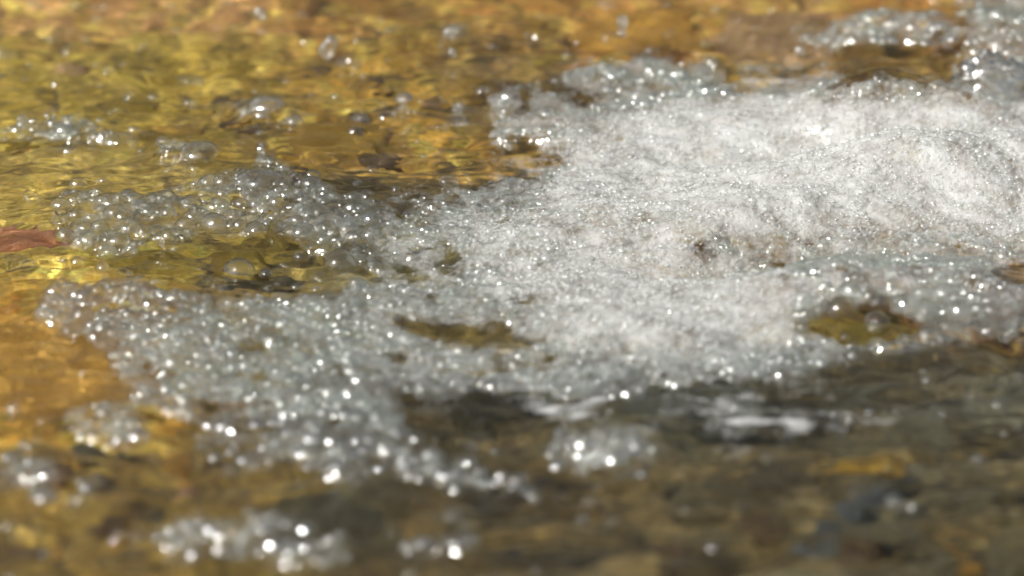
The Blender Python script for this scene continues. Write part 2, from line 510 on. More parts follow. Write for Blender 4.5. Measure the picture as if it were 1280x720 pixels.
def stone_material(name, base, dark, light, scale=30.0, attribute=None, rough=0.6):
    m, t, out = mat(name)
    p = node(t, 'ShaderNodeBsdfPrincipled', Roughness=rough)
    tc = node(t, 'ShaderNodeTexCoord')
    n1 = node(t, 'ShaderNodeTexNoise', Scale=scale, Detail=6.0, Roughness=0.65, Distortion=0.8)
    n2 = node(t, 'ShaderNodeTexNoise', Scale=scale * 5, Detail=4.0, Roughness=0.7)
    t.links.new(tc.outputs['Object'], n1.inputs['Vector']); t.links.new(tc.outputs['Object'], n2.inputs['Vector'])
    r = node(t, 'ShaderNodeValToRGB')
    e = r.color_ramp.elements
    e[0].position, e[0].color = 0.34, (*dark, 1)
    e[1].position, e[1].color = 0.68, (*light, 1)
    k = e.new(0.5); k.color = (*base, 1)
    t.links.new(n1.outputs[0], r.inputs[0])
    col = r.outputs[0]
    if attribute:
        a = node(t, 'ShaderNodeAttribute', _attribute_name=attribute)
        mu = node(t, 'ShaderNodeMix', _data_type='RGBA', _blend_type='MULTIPLY')
        mu.inputs[0].default_value = 1.0
        t.links.new(a.outputs['Color'], mu.inputs[6]); t.links.new(col, mu.inputs[7])
        col = mu.outputs[2]
    r2 = node(t, 'ShaderNodeMapRange'); r2.inputs[1].default_value = 0.3; r2.inputs[2].default_value = 0.7
    r2.inputs[3].default_value = 0.6; r2.inputs[4].default_value = 1.3
    t.links.new(n2.outputs[0], r2.inputs[0])
    vm = node(t, 'ShaderNodeVectorMath', _operation='SCALE')
    t.links.new(col, vm.inputs[0]); t.links.new(r2.outputs[0], vm.inputs['Scale'])
    t.links.new(vm.outputs[0], p.inputs['Base Color'])
    b = node(t, 'ShaderNodeBump', Strength=0.6, Distance=0.003)
    t.links.new(n2.outputs[0], b.inputs['Height']); t.links.new(b.outputs[0], p.inputs['Normal'])
    t.links.new(p.outputs[0], out.inputs[0])
    return m


M_WATER = water_material('stream_water')
M_BUB = bubble_material('bubble_film', 0.0, 0.11, 0.9, 0.06, 0.45)
M_BIG = big_bubble_material('bubble_lens', 0.10)
M_WET = big_bubble_material('thick_wet_bubble', 0.30)
M_CELL = big_bubble_material('cell_film', 0.07, 0.5, 0.42)
M_FROTH = bubble_material('froth_film', 0.04, 0.14, 0.9, 0.05, 0.5)
M_CORE = bubble_material('white_froth_film', 0.24, 0.24, 0.5, 0.07, 0.6)
M_FOAM = foam_material()
M_BED = stone_material('algae_covered_rock', (1, 1, 1), (0.45, 0.42, 0.36), (1.45, 1.4, 1.25), 26.0, 'tint')

# ------------------------------------------------------------------ streambed
# colours of the rock and its algae, and painted wave trough shading: (photo x, y, half width px, half height px, rgb)
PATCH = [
    (600, 222, 150, 20, (0.07, 0.055, 0.022)), (600, 222, 150, 20, (0.07, 0.055, 0.022)), (700, 130, 110, 18, (0.10, 0.075, 0.03)), (1060, 88, 120, 20, (0.12, 0.08, 0.03)),  # doubled first entry paints the shade of the wave trough
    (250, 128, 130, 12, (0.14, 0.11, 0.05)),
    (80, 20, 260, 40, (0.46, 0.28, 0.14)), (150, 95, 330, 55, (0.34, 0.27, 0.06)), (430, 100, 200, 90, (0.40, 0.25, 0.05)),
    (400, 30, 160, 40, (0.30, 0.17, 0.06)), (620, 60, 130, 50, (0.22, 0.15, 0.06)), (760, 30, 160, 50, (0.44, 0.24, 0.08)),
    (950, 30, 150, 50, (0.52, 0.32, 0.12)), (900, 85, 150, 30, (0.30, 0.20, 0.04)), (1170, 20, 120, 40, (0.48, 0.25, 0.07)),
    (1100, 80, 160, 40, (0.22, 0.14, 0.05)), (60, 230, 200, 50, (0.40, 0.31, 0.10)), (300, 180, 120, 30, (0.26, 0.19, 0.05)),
    (560, 200, 170, 40, (0.30, 0.19, 0.05)), (500, 235, 160, 25, (0.11, 0.085, 0.04)), (680, 125, 100, 30, (0.16, 0.11, 0.04)),  # second entry belongs to the painted trough shade
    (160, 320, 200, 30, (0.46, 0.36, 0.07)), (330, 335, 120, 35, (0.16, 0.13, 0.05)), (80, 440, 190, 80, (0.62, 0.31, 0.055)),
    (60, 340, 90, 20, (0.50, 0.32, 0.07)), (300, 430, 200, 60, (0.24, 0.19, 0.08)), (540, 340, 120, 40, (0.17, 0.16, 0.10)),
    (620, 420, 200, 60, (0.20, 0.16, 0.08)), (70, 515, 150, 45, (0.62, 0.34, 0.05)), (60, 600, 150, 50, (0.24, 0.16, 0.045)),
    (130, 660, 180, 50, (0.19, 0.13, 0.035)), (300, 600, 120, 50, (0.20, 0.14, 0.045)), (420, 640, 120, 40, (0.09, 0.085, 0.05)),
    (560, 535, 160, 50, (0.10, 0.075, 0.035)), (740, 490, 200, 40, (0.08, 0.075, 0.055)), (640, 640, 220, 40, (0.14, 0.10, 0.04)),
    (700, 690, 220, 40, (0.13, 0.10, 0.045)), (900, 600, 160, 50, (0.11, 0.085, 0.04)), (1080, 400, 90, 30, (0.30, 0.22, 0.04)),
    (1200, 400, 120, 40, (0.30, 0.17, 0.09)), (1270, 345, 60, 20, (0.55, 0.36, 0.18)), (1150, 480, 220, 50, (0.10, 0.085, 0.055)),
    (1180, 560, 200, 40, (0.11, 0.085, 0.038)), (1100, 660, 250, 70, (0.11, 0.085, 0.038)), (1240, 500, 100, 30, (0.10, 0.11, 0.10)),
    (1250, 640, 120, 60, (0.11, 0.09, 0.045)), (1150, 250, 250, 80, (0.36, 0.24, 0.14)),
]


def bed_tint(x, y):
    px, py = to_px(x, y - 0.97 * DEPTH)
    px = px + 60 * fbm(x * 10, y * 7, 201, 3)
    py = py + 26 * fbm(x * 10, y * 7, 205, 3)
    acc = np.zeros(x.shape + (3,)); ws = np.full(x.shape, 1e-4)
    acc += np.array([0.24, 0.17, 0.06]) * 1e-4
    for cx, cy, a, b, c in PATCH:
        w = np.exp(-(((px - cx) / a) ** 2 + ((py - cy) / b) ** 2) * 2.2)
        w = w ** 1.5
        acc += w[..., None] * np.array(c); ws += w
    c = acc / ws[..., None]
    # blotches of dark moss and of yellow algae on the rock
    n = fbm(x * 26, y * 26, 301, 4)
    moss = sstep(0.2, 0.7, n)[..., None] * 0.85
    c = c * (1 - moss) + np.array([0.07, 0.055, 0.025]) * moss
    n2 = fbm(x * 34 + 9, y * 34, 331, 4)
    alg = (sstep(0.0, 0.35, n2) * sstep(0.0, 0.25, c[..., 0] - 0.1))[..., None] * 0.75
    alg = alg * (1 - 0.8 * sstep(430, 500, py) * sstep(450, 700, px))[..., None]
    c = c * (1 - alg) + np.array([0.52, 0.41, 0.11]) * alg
    # light and dark streaks along the flow, imitating refraction ripples in the colour
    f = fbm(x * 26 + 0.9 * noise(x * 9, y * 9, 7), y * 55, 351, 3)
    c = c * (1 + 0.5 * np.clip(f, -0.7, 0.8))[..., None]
    # long light and dark ripple bands painted into the bed at lower right
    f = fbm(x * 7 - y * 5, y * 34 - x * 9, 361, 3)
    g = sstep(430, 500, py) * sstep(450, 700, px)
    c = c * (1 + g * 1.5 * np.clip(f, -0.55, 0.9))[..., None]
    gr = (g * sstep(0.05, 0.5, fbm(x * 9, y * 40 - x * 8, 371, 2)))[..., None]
    c = c * (1 - 0.6 * gr) + np.array([0.12, 0.125, 0.10]) * 0.6 * gr  # grey green ripple sheen mixed into the tint
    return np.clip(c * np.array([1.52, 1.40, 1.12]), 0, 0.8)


def bed_h(x, y):
    f1, cell = worley(x * 16 + fbm(x * 8, y * 8, 5, 2) * 0.4, y * 11 + fbm(x * 8, y * 8, 6, 2) * 0.4, 41)
    lump = (1 - np.clip(f1, 0, 1) ** 2) * (0.3 + cell)
    px, py = to_px(x, y)
    lump = lump * (1 - 0.8 * sstep(430, 500, py) * sstep(450, 700, px))
    return -DEPTH - 0.012 + 0.012 * lump + 0.012 * fbm(x * 5, y * 5, 88, 3) + 0.0015 * fbm(x * 60, y * 50, 89, 2)


xs = spaced(-0.62, 0.62, 0.004, 9.0)
ys = spaced(-0.80, 1.00, 0.004, 9.0)
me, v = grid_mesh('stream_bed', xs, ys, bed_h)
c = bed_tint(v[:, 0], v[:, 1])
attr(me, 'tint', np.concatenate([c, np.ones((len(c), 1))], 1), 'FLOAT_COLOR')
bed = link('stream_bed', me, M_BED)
tag(bed, 'uneven yellow and brown algae covered rock bed under the water', kind='structure')
bed.cycles.is_caustics_receiver = True

# ------------------------------------------------------------------ unseen dark bank, added for the water and bubbles to mirror
bx = np.arange(-14, 14.01, 0.14)
bt = np.linspace(0, 1, 28)
BX, BT = np.meshgrid(bx, bt)
top = 2.75 + 0.9 * fbm(BX * 0.35, BX * 0, 611, 4)
rough = 0.35 * fbm(BX * 1.3, BT * 5, 613, 4)
v = np.stack([BX, 6.2 + BT * 1.4 + rough, -0.3 + BT * (top + 0.3) + 0.25 * fbm(BX * 1.1, BT * 4, 617, 3) * BT], -1).reshape(-1, 3)
mB = len(bx)
i = (np.arange(len(bt) - 1)[:, None] * mB + np.arange(mB - 1)[None]).ravel()
me = np_mesh('added_bank', v, np.stack([i, i + 1, i + mB + 1, i + mB], -1))
M_BANK = stone_material('added_bank_moss', (0.06, 0.06, 0.03), (0.025, 0.022, 0.014), (0.10, 0.10, 0.045), 1.6, rough=0.9)
tag(link('added_bank', me, M_BANK), 'unseen dark mossy bank added beyond the stream for the water to mirror', kind='structure')

# ------------------------------------------------------------------ water surface
xs = spaced(-0.56, 0.56, 0.0024, 9.0)
ys = spaced(-0.72, 0.86, 0.0024, 9.0)
me, v = grid_mesh('stream_water', xs, ys, water_h)
water = link('stream_water', me, M_WATER)
tag(water, 'clear rippling shallow stream water over the rock bed', kind='structure')
water.cycles.is_caustics_caster = True

# ------------------------------------------------------------------ rafts of packed bubble cells sharing their walls
def cells(x, y, size, seed):
    wx = x + 0.25 * size * noise(x / size * 0.5, y / size * 0.5, seed + 1)
    f1, c = worley(wx / size, y / size, seed, 0.95)
    r = 0.55 + 0.35 * c
    return np.sqrt(np.clip(1 - (f1 / (r * 1.15)) ** 2, 0, 1)) * size * r * 0.62


def torn(x, y, w):
    """holes torn in the film away from the white foam"""
    return 0.9 * sstep(0.05, 0.30, noise(x * 30 + 5, y * 26, 951) + 0.4 * noise(x * 75, y * 70, 953)) * sstep(0.5, 0.3, w)


def raft_h(x, y):
    z = water_h(x, y)
    w, b, n, px, py = foam_maps(x, y, z)
    coarse = np.clip(sstep(500, 440, px) * sstep(350, 335, py) + 0.8 * sstep(1010, 1050, px) * sstep(330, 350, py) + 0.7 * sstep(500, 540, py), 0, 1)
    h1 = cells(x, y, 0.0150, 903)
    h2 = cells(x, y, 0.0088, 911)
    h3 = cells(x, y, 0.0052, 917)
    sel = sstep(-0.25, 0.05, noise(x * 26, y * 26, 931))
    h = np.maximum(h3, h2 * (0.35 + 0.65 * sel))
    h = np.maximum(h * (1 - 0.25 * coarse), h1 * coarse * sstep(-0.2, 0.1, noise(x * 20, y * 20, 937)))
    edge = sstep(0.45, 0.75, b + 0.4 * n - torn(x, y, w))
    return z - 0.0015 + edge * (0.0018 + h + 0.003 * w)


def raft_keep(x, y):
    w, b, n, px, py = foam_maps(x, y)
    return (b + 0.4 * n - torn(x, y, w) > 0.46) & (w + 0.12 * noise(x * 45, y * 45, 941) < 0.42)


me, v = grid_mesh('bubble_raft', np.arange(-0.47, 0.50, 0.0011), np.arange(-0.62, 0.72, 0.0014), raft_h, raft_keep)
w, b, n, px, py = foam_maps(v[:, 0], v[:, 1])
attr(me, 'fizz', np.clip(0.12 + w * 1.9 - 0.25 * ((px < 480) & (py < 340)) - 0.22 * sstep(490, 540, py) - 0.15 * sstep(560, 380, px), 0, 1))
tag(link('bubble_raft', me, M_CELL), 'clear film of packed bubble cells sharing walls, spread over the grey parts of the foam', 'foam', kind='stuff')

# ------------------------------------------------------------------ stones under the water
def stone_mesh(name, seed, flat=0.5, n=14):
    u = np.linspace(0, 2 * math.pi, 2 * n, endpoint=False)
    w = np.linspace(0, math.pi, n + 1)[1:-1]
    U, W = np.meshgrid(u, w)
    d = np.stack([np.cos(U) * np.sin(W), np.sin(U) * np.sin(W), np.cos(W)], -1).reshape(-1, 3)
    d = np.concatenate([d, [[0, 0, 1], [0, 0, -1]]])
    r = 1 + 0.22 * noise(d[:, 0] * 1.4 + seed * 3.1, d[:, 1] * 1.4 + d[:, 2] * 1.1, seed) + 0.08 * noise(d[:, 0] * 4 + seed, d[:, 1] * 4 + d[:, 2] * 3, seed + 3)
    p = np.sign(d) * np.abs(d) ** 0.8 * r[:, None]
    p[:, 2] *= flat
    m2 = 2 * n
    f = []
    for j in range(len(w) - 1):
        for i in range(m2):
            a, b = j * m2 + i, j * m2 + (i + 1) % m2
            f.append((a, a + m2, b + m2, b))
    top, bot = len(d) - 2, len(d) - 1
    L = (len(w) - 1) * m2
    for i in range(m2):
        f.append((top, i, (i + 1) % m2, (i + 1) % m2))
        f.append((bot, L + (i + 1) % m2, L + i, L + i))
    tri = [q[:3] for q in f if q[2] == q[3]]
    quad = [q for q in f if q[2] != q[3]]
    me = bpy.data.meshes.new(name)
    me.from_pydata(p.tolist(), [], quad + tri)
    me.polygons.foreach_set('use_smooth', [True] * len(me.polygons))
    me.update()
    return me


def smat(name, c, s=40.0):
    c = np.array(c)
    return stone_material(name, tuple(c), tuple(c * 0.5), tuple(np.minimum(c * 1.5, 0.8)), s)


SM = {
    'red': smat('red_sandstone', (0.55, 0.24, 0.12)), 'tan': smat('tan_sandstone', (0.52, 0.33, 0.17)),
    'orange': smat('orange_sandstone', (0.74, 0.38, 0.07)), 'pink': smat('pink_sandstone', (0.52, 0.30, 0.18)),
    'dark': smat('dark_mossy_rock', (0.10, 0.08, 0.035)), 'brown': smat('brown_rock', (0.18, 0.11, 0.05)),
    'yellow': smat('yellow_algae_rock', (0.48, 0.34, 0.05)), 'blue': smat('blue_grey_slate', (0.14, 0.155, 0.16)),
    'grey': smat('grey_rock', (0.20, 0.20, 0.17)), 'amber': smat('amber_rock', (0.55, 0.33, 0.05)),
}
# photo x, y, half width px, half length m, depth of its top, turn, colour, label
STONES = [
    (8, 290, 84, 0.009, 0.016, 0.05, 'red', 'long brick red stone under the water at the left edge, beside the clear bubble raft'),
    (1272, 345, 50, 0.045, 0.010, 0.0, 'tan', 'smooth tan stone showing through a gap in the foam at the right edge'),
    (75, 440, 120, 0.110, 0.035, 0.1, 'orange', 'broad smooth orange slab under clear water left of the lower bubble band'),
    (800, 25, 100, 0.065, 0.025, 0.0, 'orange', 'orange brown stone under the top middle edge, behind the bright droplet'),
    (980, 35, 110, 0.070, 0.025, 0.1, 'tan', 'large golden tan stone behind the white foam near the top right'),
    (1215, 15, 55, 0.045, 0.02, 0.0, 'orange', 'rust orange stone in the top right corner behind the froth'),
    (325, 333, 60, 0.024, 0.034, 0.0, 'dark', 'dark stone in the open water hollow between the two left bubble rafts'),
    (290, 306, 40, 0.020, 0.024, 0.1, 'yellow', 'bright yellow algae covered stone at the upper rim of the dark hollow'),
    (1085, 402, 38, 0.030, 0.02, 0.0, 'yellow', 'olive yellow stone in the round gap of the right hand bubbles'),
    (1085, 563, 45, 0.010, 0.034, 0.1, 'amber', 'small amber yellow stone under the ripples at lower right'),
    (1075, 618, 110, 0.011, 0.036, 0.93, 'blue', 'long blue grey slate lying aslant on the bed at lower right'),
    (550, 520, 70, 0.045, 0.04, 0.0, 'dark', 'near black stone in the dark pool below the bubble band'),
    (400, 640, 70, 0.05, 0.04, 0.0, 'dark', 'near black stone in shadowy water between the two lower left bubble clumps'),
    (880, 500, 90, 0.03, 0.05, 0.0, 'grey', 'flat grey stone in dark water under the lower edge of the foam'),
    (870, 85, 60, 0.04, 0.03, 0.0, 'amber', 'golden stone just behind the back edge of the white foam'),
    (420, 160, 70, 0.05, 0.03, 0.0, 'amber', 'golden brown stone in the shallows above the middle of the left raft'),
]
for i, (px, py, hw, hl, dep, rot, key, lab) in enumerate(STONES):
    x, y = bed_xy(px, py, dep + 0.006)
    me = stone_mesh('stone', 11 + i * 7, 1.0, 14)
    o = link('stone', me, SM[key])
    w = hw / 1600.0
    dep = min(dep + (0.016 if dep > 0.018 else 0.004), 0.052)
    th = 0.5 * (DEPTH + 0.03 - dep)
    o.scale = (w, hl, th)
    o.location = (x, y, -dep - th)
    o.rotation_euler = (0, 0, rot)
    tag(o, lab, 'stone')
    o.cycles.is_caustics_receiver = True

# small pebbles scattered on the bed
peb = [stone_mesh('pebble', 300 + k, 0.6, 6) for k in range(5)]
pmats = {k: [SM[j] for j in v] for k, v in {
    'a': ['yellow', 'amber', 'brown', 'tan'], 'b': ['brown', 'orange', 'pink', 'dark'], 'c': ['brown', 'brown', 'dark', 'orange']}.items()}
ORD = ['leftmost', 'second', 'third', 'fourth', 'fifth', 'sixth', 'seventh', 'eighth', 'ninth', 'tenth', 'eleventh', 'twelfth', 'thirteenth', 'fourteenth', 'fifteenth', 'sixteenth', 'seventeenth', 'eighteenth']


def rank_labels(items, what, where):
    """items: (px, py, size, object); rows front to back, counted from the left"""
    items.sort(key=lambda t: t[1])
    rows = max(1, -(-len(items) // 12))
    names = {1: [''], 2: ['rear row', 'front row'], 3: ['rear row', 'middle row', 'front row'], 4: ['rear row', 'second row', 'third row', 'front row']}[rows]
    per = -(-len(items) // rows)
    for r_ in range(rows):
        row = sorted(items[r_ * per:(r_ + 1) * per], key=lambda t: t[0])
        med = sorted(t[2] for t in row)[len(row) // 2] if row else 0
        for k_, t in enumerate(row):
            sz = 'wide' if t[2] > med * 1.25 else 'tiny' if t[2] < med * 0.75 else 'middling'
            pos = 'leftmost' if k_ == 0 else 'rightmost' if k_ == len(row) - 1 else ORD[k_] + ' from left'
            t[3]['label'] = f"{sz} {what}, {pos} in the {names[r_] + ' of the ' if names[r_] else ''}{where}"


ZONES = [
    (0, 480, 60, 220, 26, 'a', 'small pebble in the yellow shallows behind the left bubble raft', 'pebbles in the yellow shallows', 'yellow far shallows'),
    (420, 720, 20, 210, 14, 'a', 'small pebble in the golden water left of the white foam', 'pebbles in the golden water', 'golden water beside foam'),
    (0, 230, 560, 715, 14, 'b', 'small pebble on the blurred ochre bed at lower left', 'pebbles at lower left', 'lower left ochre bed'),
    (640, 1280, 590, 715, 6, 'c', 'small pebble on the brown bed in the lower right part', 'pebbles at lower right', 'lower right brown bed'),
    (760, 1180, 5, 75, 12, 'b', 'small pebble among the orange stones along the top edge', 'pebbles along the top edge', 'orange bed up top'),
]
for x0, x1, y0, y1, n, pk, lab, grp, where in ZONES:
    items = []
    for k in range(n):
        px, py = rnd.uniform(x0, x1), rnd.uniform(y0, y1)
        x, y = bed_xy(px, py)
        o = bpy.data.objects.new('pebble', peb[rnd.randrange(5)])
        COL.objects.link(o)
        s = rnd.uniform(0.006, 0.016)
        o.location = (x, y, float(bed_h(np.array([x]), np.array([y]))[0]) + s * 0.2)
        o.scale = (s * rnd.uniform(0.9, 1.6), s * rnd.uniform(0.8, 1.2), s * rnd.uniform(0.6, 1))
        o.rotation_euler = (0, 0, rnd.uniform(0, 6))
        if not o.data.materials: o.data.materials.append(SM['brown'])
        o.material_slots[0].link = 'OBJECT'
        o.material_slots[0].material = rnd.choice(pmats[pk])
        tag(o, lab, 'pebble', grp)
        items.append((px, py, s, o))
        o.cycles.is_caustics_receiver = True
    rank_labels(items, 'sunken pebble', where)

# ------------------------------------------------------------------ white foam sheet
def foam_h(x, y):
    z = water_h(x, y)
    w, b, n, px, py = foam_maps(x, y, z)
    sx = x * 210 + 1.2 * noise(x * 60, y * 60, 401)
    f1, cell = worley(sx, y * 150, 403)
    f2, _ = worley(x * 95, y * 70, 409)
    dome = np.sqrt(np.clip(1 - f1 * f1 * 1.3, 0, 1))
    lump = 1 - np.clip(f2, 0, 1) ** 2
    return z + 0.0008 + w * (0.0040 + 0.0008 * lump + 0.0018 * fbm(x * 26 - y * 14, y * 46 + x * 8, 77, 2)) + 0.0007 * dome * (0.4 + 0.8 * cell) * np.clip(w * 2, 0.3, 1) + 0.0009 * w * fbm(x * 32 + y * 26, y * 100 - x * 26, 79, 2)


def foam_keep(x, y):
    w, b, n, px, py = foam_maps(x, y)
    return (w + 0.25 * n > 0.12) & (w > 0.05)


xs = np.arange(-0.47, 0.50, 0.00125)
ys = np.arange(-0.62, 0.72, 0.0017)
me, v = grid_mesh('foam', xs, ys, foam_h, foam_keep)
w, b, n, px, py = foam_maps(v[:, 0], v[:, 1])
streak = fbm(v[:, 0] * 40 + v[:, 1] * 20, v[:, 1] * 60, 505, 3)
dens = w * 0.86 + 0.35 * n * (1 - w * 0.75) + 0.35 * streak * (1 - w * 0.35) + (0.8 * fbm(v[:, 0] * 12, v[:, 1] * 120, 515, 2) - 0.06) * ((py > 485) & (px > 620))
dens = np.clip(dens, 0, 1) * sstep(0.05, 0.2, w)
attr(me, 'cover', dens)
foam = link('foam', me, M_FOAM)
tag(foam, 'dense white froth and thin grey scum on the moving water, with pale stand-ins for ripple reflections', 'foam', kind='stuff')

# ------------------------------------------------------------------ single large bubbles and droplets
def dome(name, seed=0, cut_z=-0.25, n=16):
    u = np.linspace(0, 2 * math.pi, 2 * n, endpoint=False)
    w = np.linspace(0, math.acos(cut_z), n)[1:]
    U, W = np.meshgrid(u, w)
    d = np.stack([np.cos(U) * np.sin(W), np.sin(U) * np.sin(W), np.cos(W)], -1).reshape(-1, 3)
    k = 1 + 0.05 * noise(d[:, 0] * 1.3 + seed, d[:, 1] * 1.3 - seed, seed)
    d = d * k[:, None]
    m2 = 2 * n
    f = [(j * m2 + i, (j + 1) * m2 + i, (j + 1) * m2 + (i + 1) % m2, j * m2 + (i + 1) % m2) for j in range(len(w) - 1) for i in range(m2)]
    top = len(d)
    v = d.tolist() + [[0, 0, 1]]
    f += [(top, i, (i + 1) % m2) for i in range(m2)]
    me = bpy.data.meshes.new(name)
    me.from_pydata(v, [], f)
    me.polygons.foreach_set('use_smooth', [True] * len(me.polygons))
    me.update()
    return me


DOMES = [dome('bubble', s) for s in range(6)]
for d in DOMES: d.materials.append(M_BIG)


BIGS = []


def bubble(px, py, rpx, label, group=None, sq=0.85, lift=0.0):
    p = at(px, py)
    x, y = p[0], p[1]
    for _ in range(3):                                   # sit it on the wave that is seen there
        z = float(water_h(np.array([x]), np.array([y]))[0])
        q = at(px, py, z); x, y = q[0], q[1]
    o = bpy.data.objects.new('bubble', DOMES[rnd.randrange(6)])
    COL.objects.link(o)
    r = rpx / 1600.0
    if rpx > 22: sq, lift = 0.5, -0.2 * r
    o.scale = (r * rnd.uniform(0.95, 1.1), r * rnd.uniform(0.9, 1.1), r * sq)
    wq = float(sample(white, np.array([px * 1.0]), np.array([py * 1.0]))[0])
    o.location = (x, y, z + 0.0004 + 0.004 * wq + 0.25 * r + lift)
    if rpx <= 22: BIGS.append((x, y, r))
    o.rotation_euler = (rnd.uniform(-.1, .1), rnd.uniform(-.1, .1), rnd.uniform(0, 6.28))
    if py > 500 or py < 180:
        o.material_slots[0].link = 'OBJECT'
        o.material_slots[0].material = M_WET
        o.scale.z *= 0.8
    tag(o, label, 'bubble', group)
    return o


KEY = [
    (82, 300, 14, 'clear bubble over the tip of the red stone at the left edge'),
    (112, 307, 15, 'left one of the two clear oval bubbles on the front rim of the left raft'),
    (148, 308, 17, 'right one of the two clear oval bubbles on the front rim of the left raft'),
    (177, 308, 7, 'tiny bubble tucked right of the two oval bubbles on the left raft'),
    (106, 290, 12, 'upright clear bubble above the left oval bubble of the raft'),
    (124, 290, 13, 'clear bubble with a dark centre above the two oval bubbles'),
    (162, 292, 15, 'round pale bubble above the right oval bubble of the raft'),
    (212, 300, 13, 'bubble at the right front corner of the left raft'),
    (232, 288, 15, 'tall clear bubble at the right end of the left raft'),
    (190, 262, 26, 'broad flat bubble on top of the left raft'),
    (140, 255, 24, 'broad flat bubble at the back of the left raft'),
    (98, 235, 12, 'lone bubble behind the left raft'),
    (268, 287, 19, 'wide shallow bubble right of the raft at the rim of the dark hollow'),
    (300, 286, 10, 'small round bubble with a dark spot, between the wide bubble and the yellow stone'),
    (320, 293, 15, 'clear bubble showing yellow rock, at the rim of the dark hollow'),
    (378, 297, 17, 'wide bubble with a dark arc right of the hollow'),
    (442, 303, 13, 'pointed clear bubble between the left raft and the grey slick'),
    (425, 335, 20, 'large clear bubble with a bright spot left of the grey slick'),
    (298, 346, 21, 'large low bubble on the lower edge of the dark hollow'),
    (332, 346, 9, 'small bubble touching the right side of the large low bubble'),
    (375, 325, 10, 'small bubble showing orange rock inside the dark hollow'),
    (97, 332, 10, 'small low bubble on the yellow water below the left raft'),
    (128, 338, 9, 'small flat bubble right of the low bubble below the left raft'),
    (162, 344, 5, 'tiny bubble on the yellow water below the left raft'),
    (250, 192, 26, 'wide clear bubble with a bright spot behind the left raft'),
    (325, 228, 36, 'largest clear bubble, a broad mound behind the left raft'),
    (390, 224, 11, 'bright round bubble right of the broad mound bubble'),
    (368, 155, 12, 'glinting bubble in the golden shallows of the upper left'),
    (332, 132, 26, 'pale wide bubble left of the glinting bubble in the shallows'),
    (505, 128, 14, 'greyish flat bubble alone in the golden water above the middle'),
    (1052, 392, 19, 'ringed bubble in the left rim of the right hand gap'),
    (1065, 375, 20, 'bubble with two bright spots above the right hand gap'),
    (1092, 415, 10, 'round bright bubble floating in the right hand gap'),
    (1056, 424, 6, 'tiny bubble in the lower left of the right hand gap'),
    (1133, 388, 17, 'round bubble with a pale rim at the upper right of the gap'),
    (1160, 400, 19, 'big bubble with a thick pale rim right of the gap'),
    (1160, 420, 11, 'small bubble under the big pale rimmed bubble right of the gap'),
    (1180, 375, 16, 'clear bubble above and right of the big pale rimmed bubble'),
    (1200, 396, 17, 'brownish bubble right of the big pale rimmed bubble'),
    (1238, 385, 15, 'clear round bubble near the right edge'),
    (1262, 385, 10, 'small bubble touching the right frame edge'),
    (1235, 420, 13, 'low bright bubble on the lower rim of the right hand cluster'),
    (1158, 480, 9, 'pale double bubble alone on the dark water at right'),
    (345, 687, 16, 'blurred bubble with the brightest glint, bottom left clump'),
    (528, 685, 13, 'bright blurred bubble near the bottom edge left of the middle'),
    (508, 686, 9, 'dimmer blurred bubble left of the bright one near the bottom edge'),
    (572, 684, 12, 'dim blurred bubble right of the bright one near the bottom edge'),
    (768, 580, 16, 'brightest bubble of the small round cluster in the lower middle'),
    (730, 562, 13, 'upper left bubble of the small round cluster in the lower middle'),
    (795, 562, 12, 'right hand bubble of the small round cluster in the lower middle'),
    (173, 552, 16, 'bright bubble at the right end of the small patch on orange rock'),
    (130, 520, 12, 'bubble at the back of the small patch on orange rock'),
    (57, 600, 14, 'bright blurred bubble at the lower left edge, upper of two'),
    (55, 628, 15, 'bright blurred bubble at the lower left edge, lower of two'),
    (12, 577, 11, 'blurred bubble cut by the left edge above the lower left corner'),
    (327, 148, 12, 'bright bubble left of the glinting bubble in the shallows'),
]
for px, py, rp, lab in KEY:
    bubble(px, py, rp, lab)

CLUSTERS = [  # x range, y range, count, radius px, label, group
    (75, 245, 245, 312, 44, (6, 16), 'clear bubble packed into the left raft', 'bubbles of the left raft', 'left raft'),
    (255, 470, 228, 300, 44, (6, 15), 'clear bubble on the grey ridge between the left raft and the white foam', 'bubbles of the ridge', "grey ridge"),
    (40, 240, 355, 430, 40, (6, 13), 'clear bubble at the blunt left end of the lower bubble band', 'bubbles at the left end of the band', "band's blunt left end"),
    (240, 480, 380, 470, 30, (6, 11), 'clear bubble in the left half of the lower band', 'bubbles of the lower band', "lower bubble band"),
    (250, 660, 520, 612, 40, (7, 13), 'blurred glinting bubble on the nearest tongue of foam', 'bubbles of the nearest foam tongue', "nearest foam tongue"),
    (1000, 1280, 345, 420, 46, (7, 14), 'clear bubble in the cluster at the right edge', 'bubbles of the right cluster', "right edge cluster"),
    (200, 430, 650, 705, 12, (8, 14), 'blurred bubble in the bottom left clump', 'bubbles of the bottom left clump', "bottom left clump"),
    (690, 815, 545, 598, 10, (7, 12), 'blurred bubble in the small round cluster of the lower middle', 'bubbles of the small round cluster', "small round cluster"),
    (1000, 1280, 25, 75, 18, (7, 13), 'out of focus glinting bubble in the froth behind the white foam, top right', 'bubbles of the far froth', "far froth"),
    (985, 1130, 512, 536, 9, (3, 5), 'tiny bubble standing in for a sun glint on the ripple at lower right', 'bubbles standing in for ripple glints', "row standing in for ripple glints"),  # ripple glints modelled as tiny bubbles
    (10, 170, 145, 178, 14, (5, 10), 'small glinting bubble in the row across the yellow shallows at left', 'bubbles of the far left row', "far shallows row"),
]
nb = 0
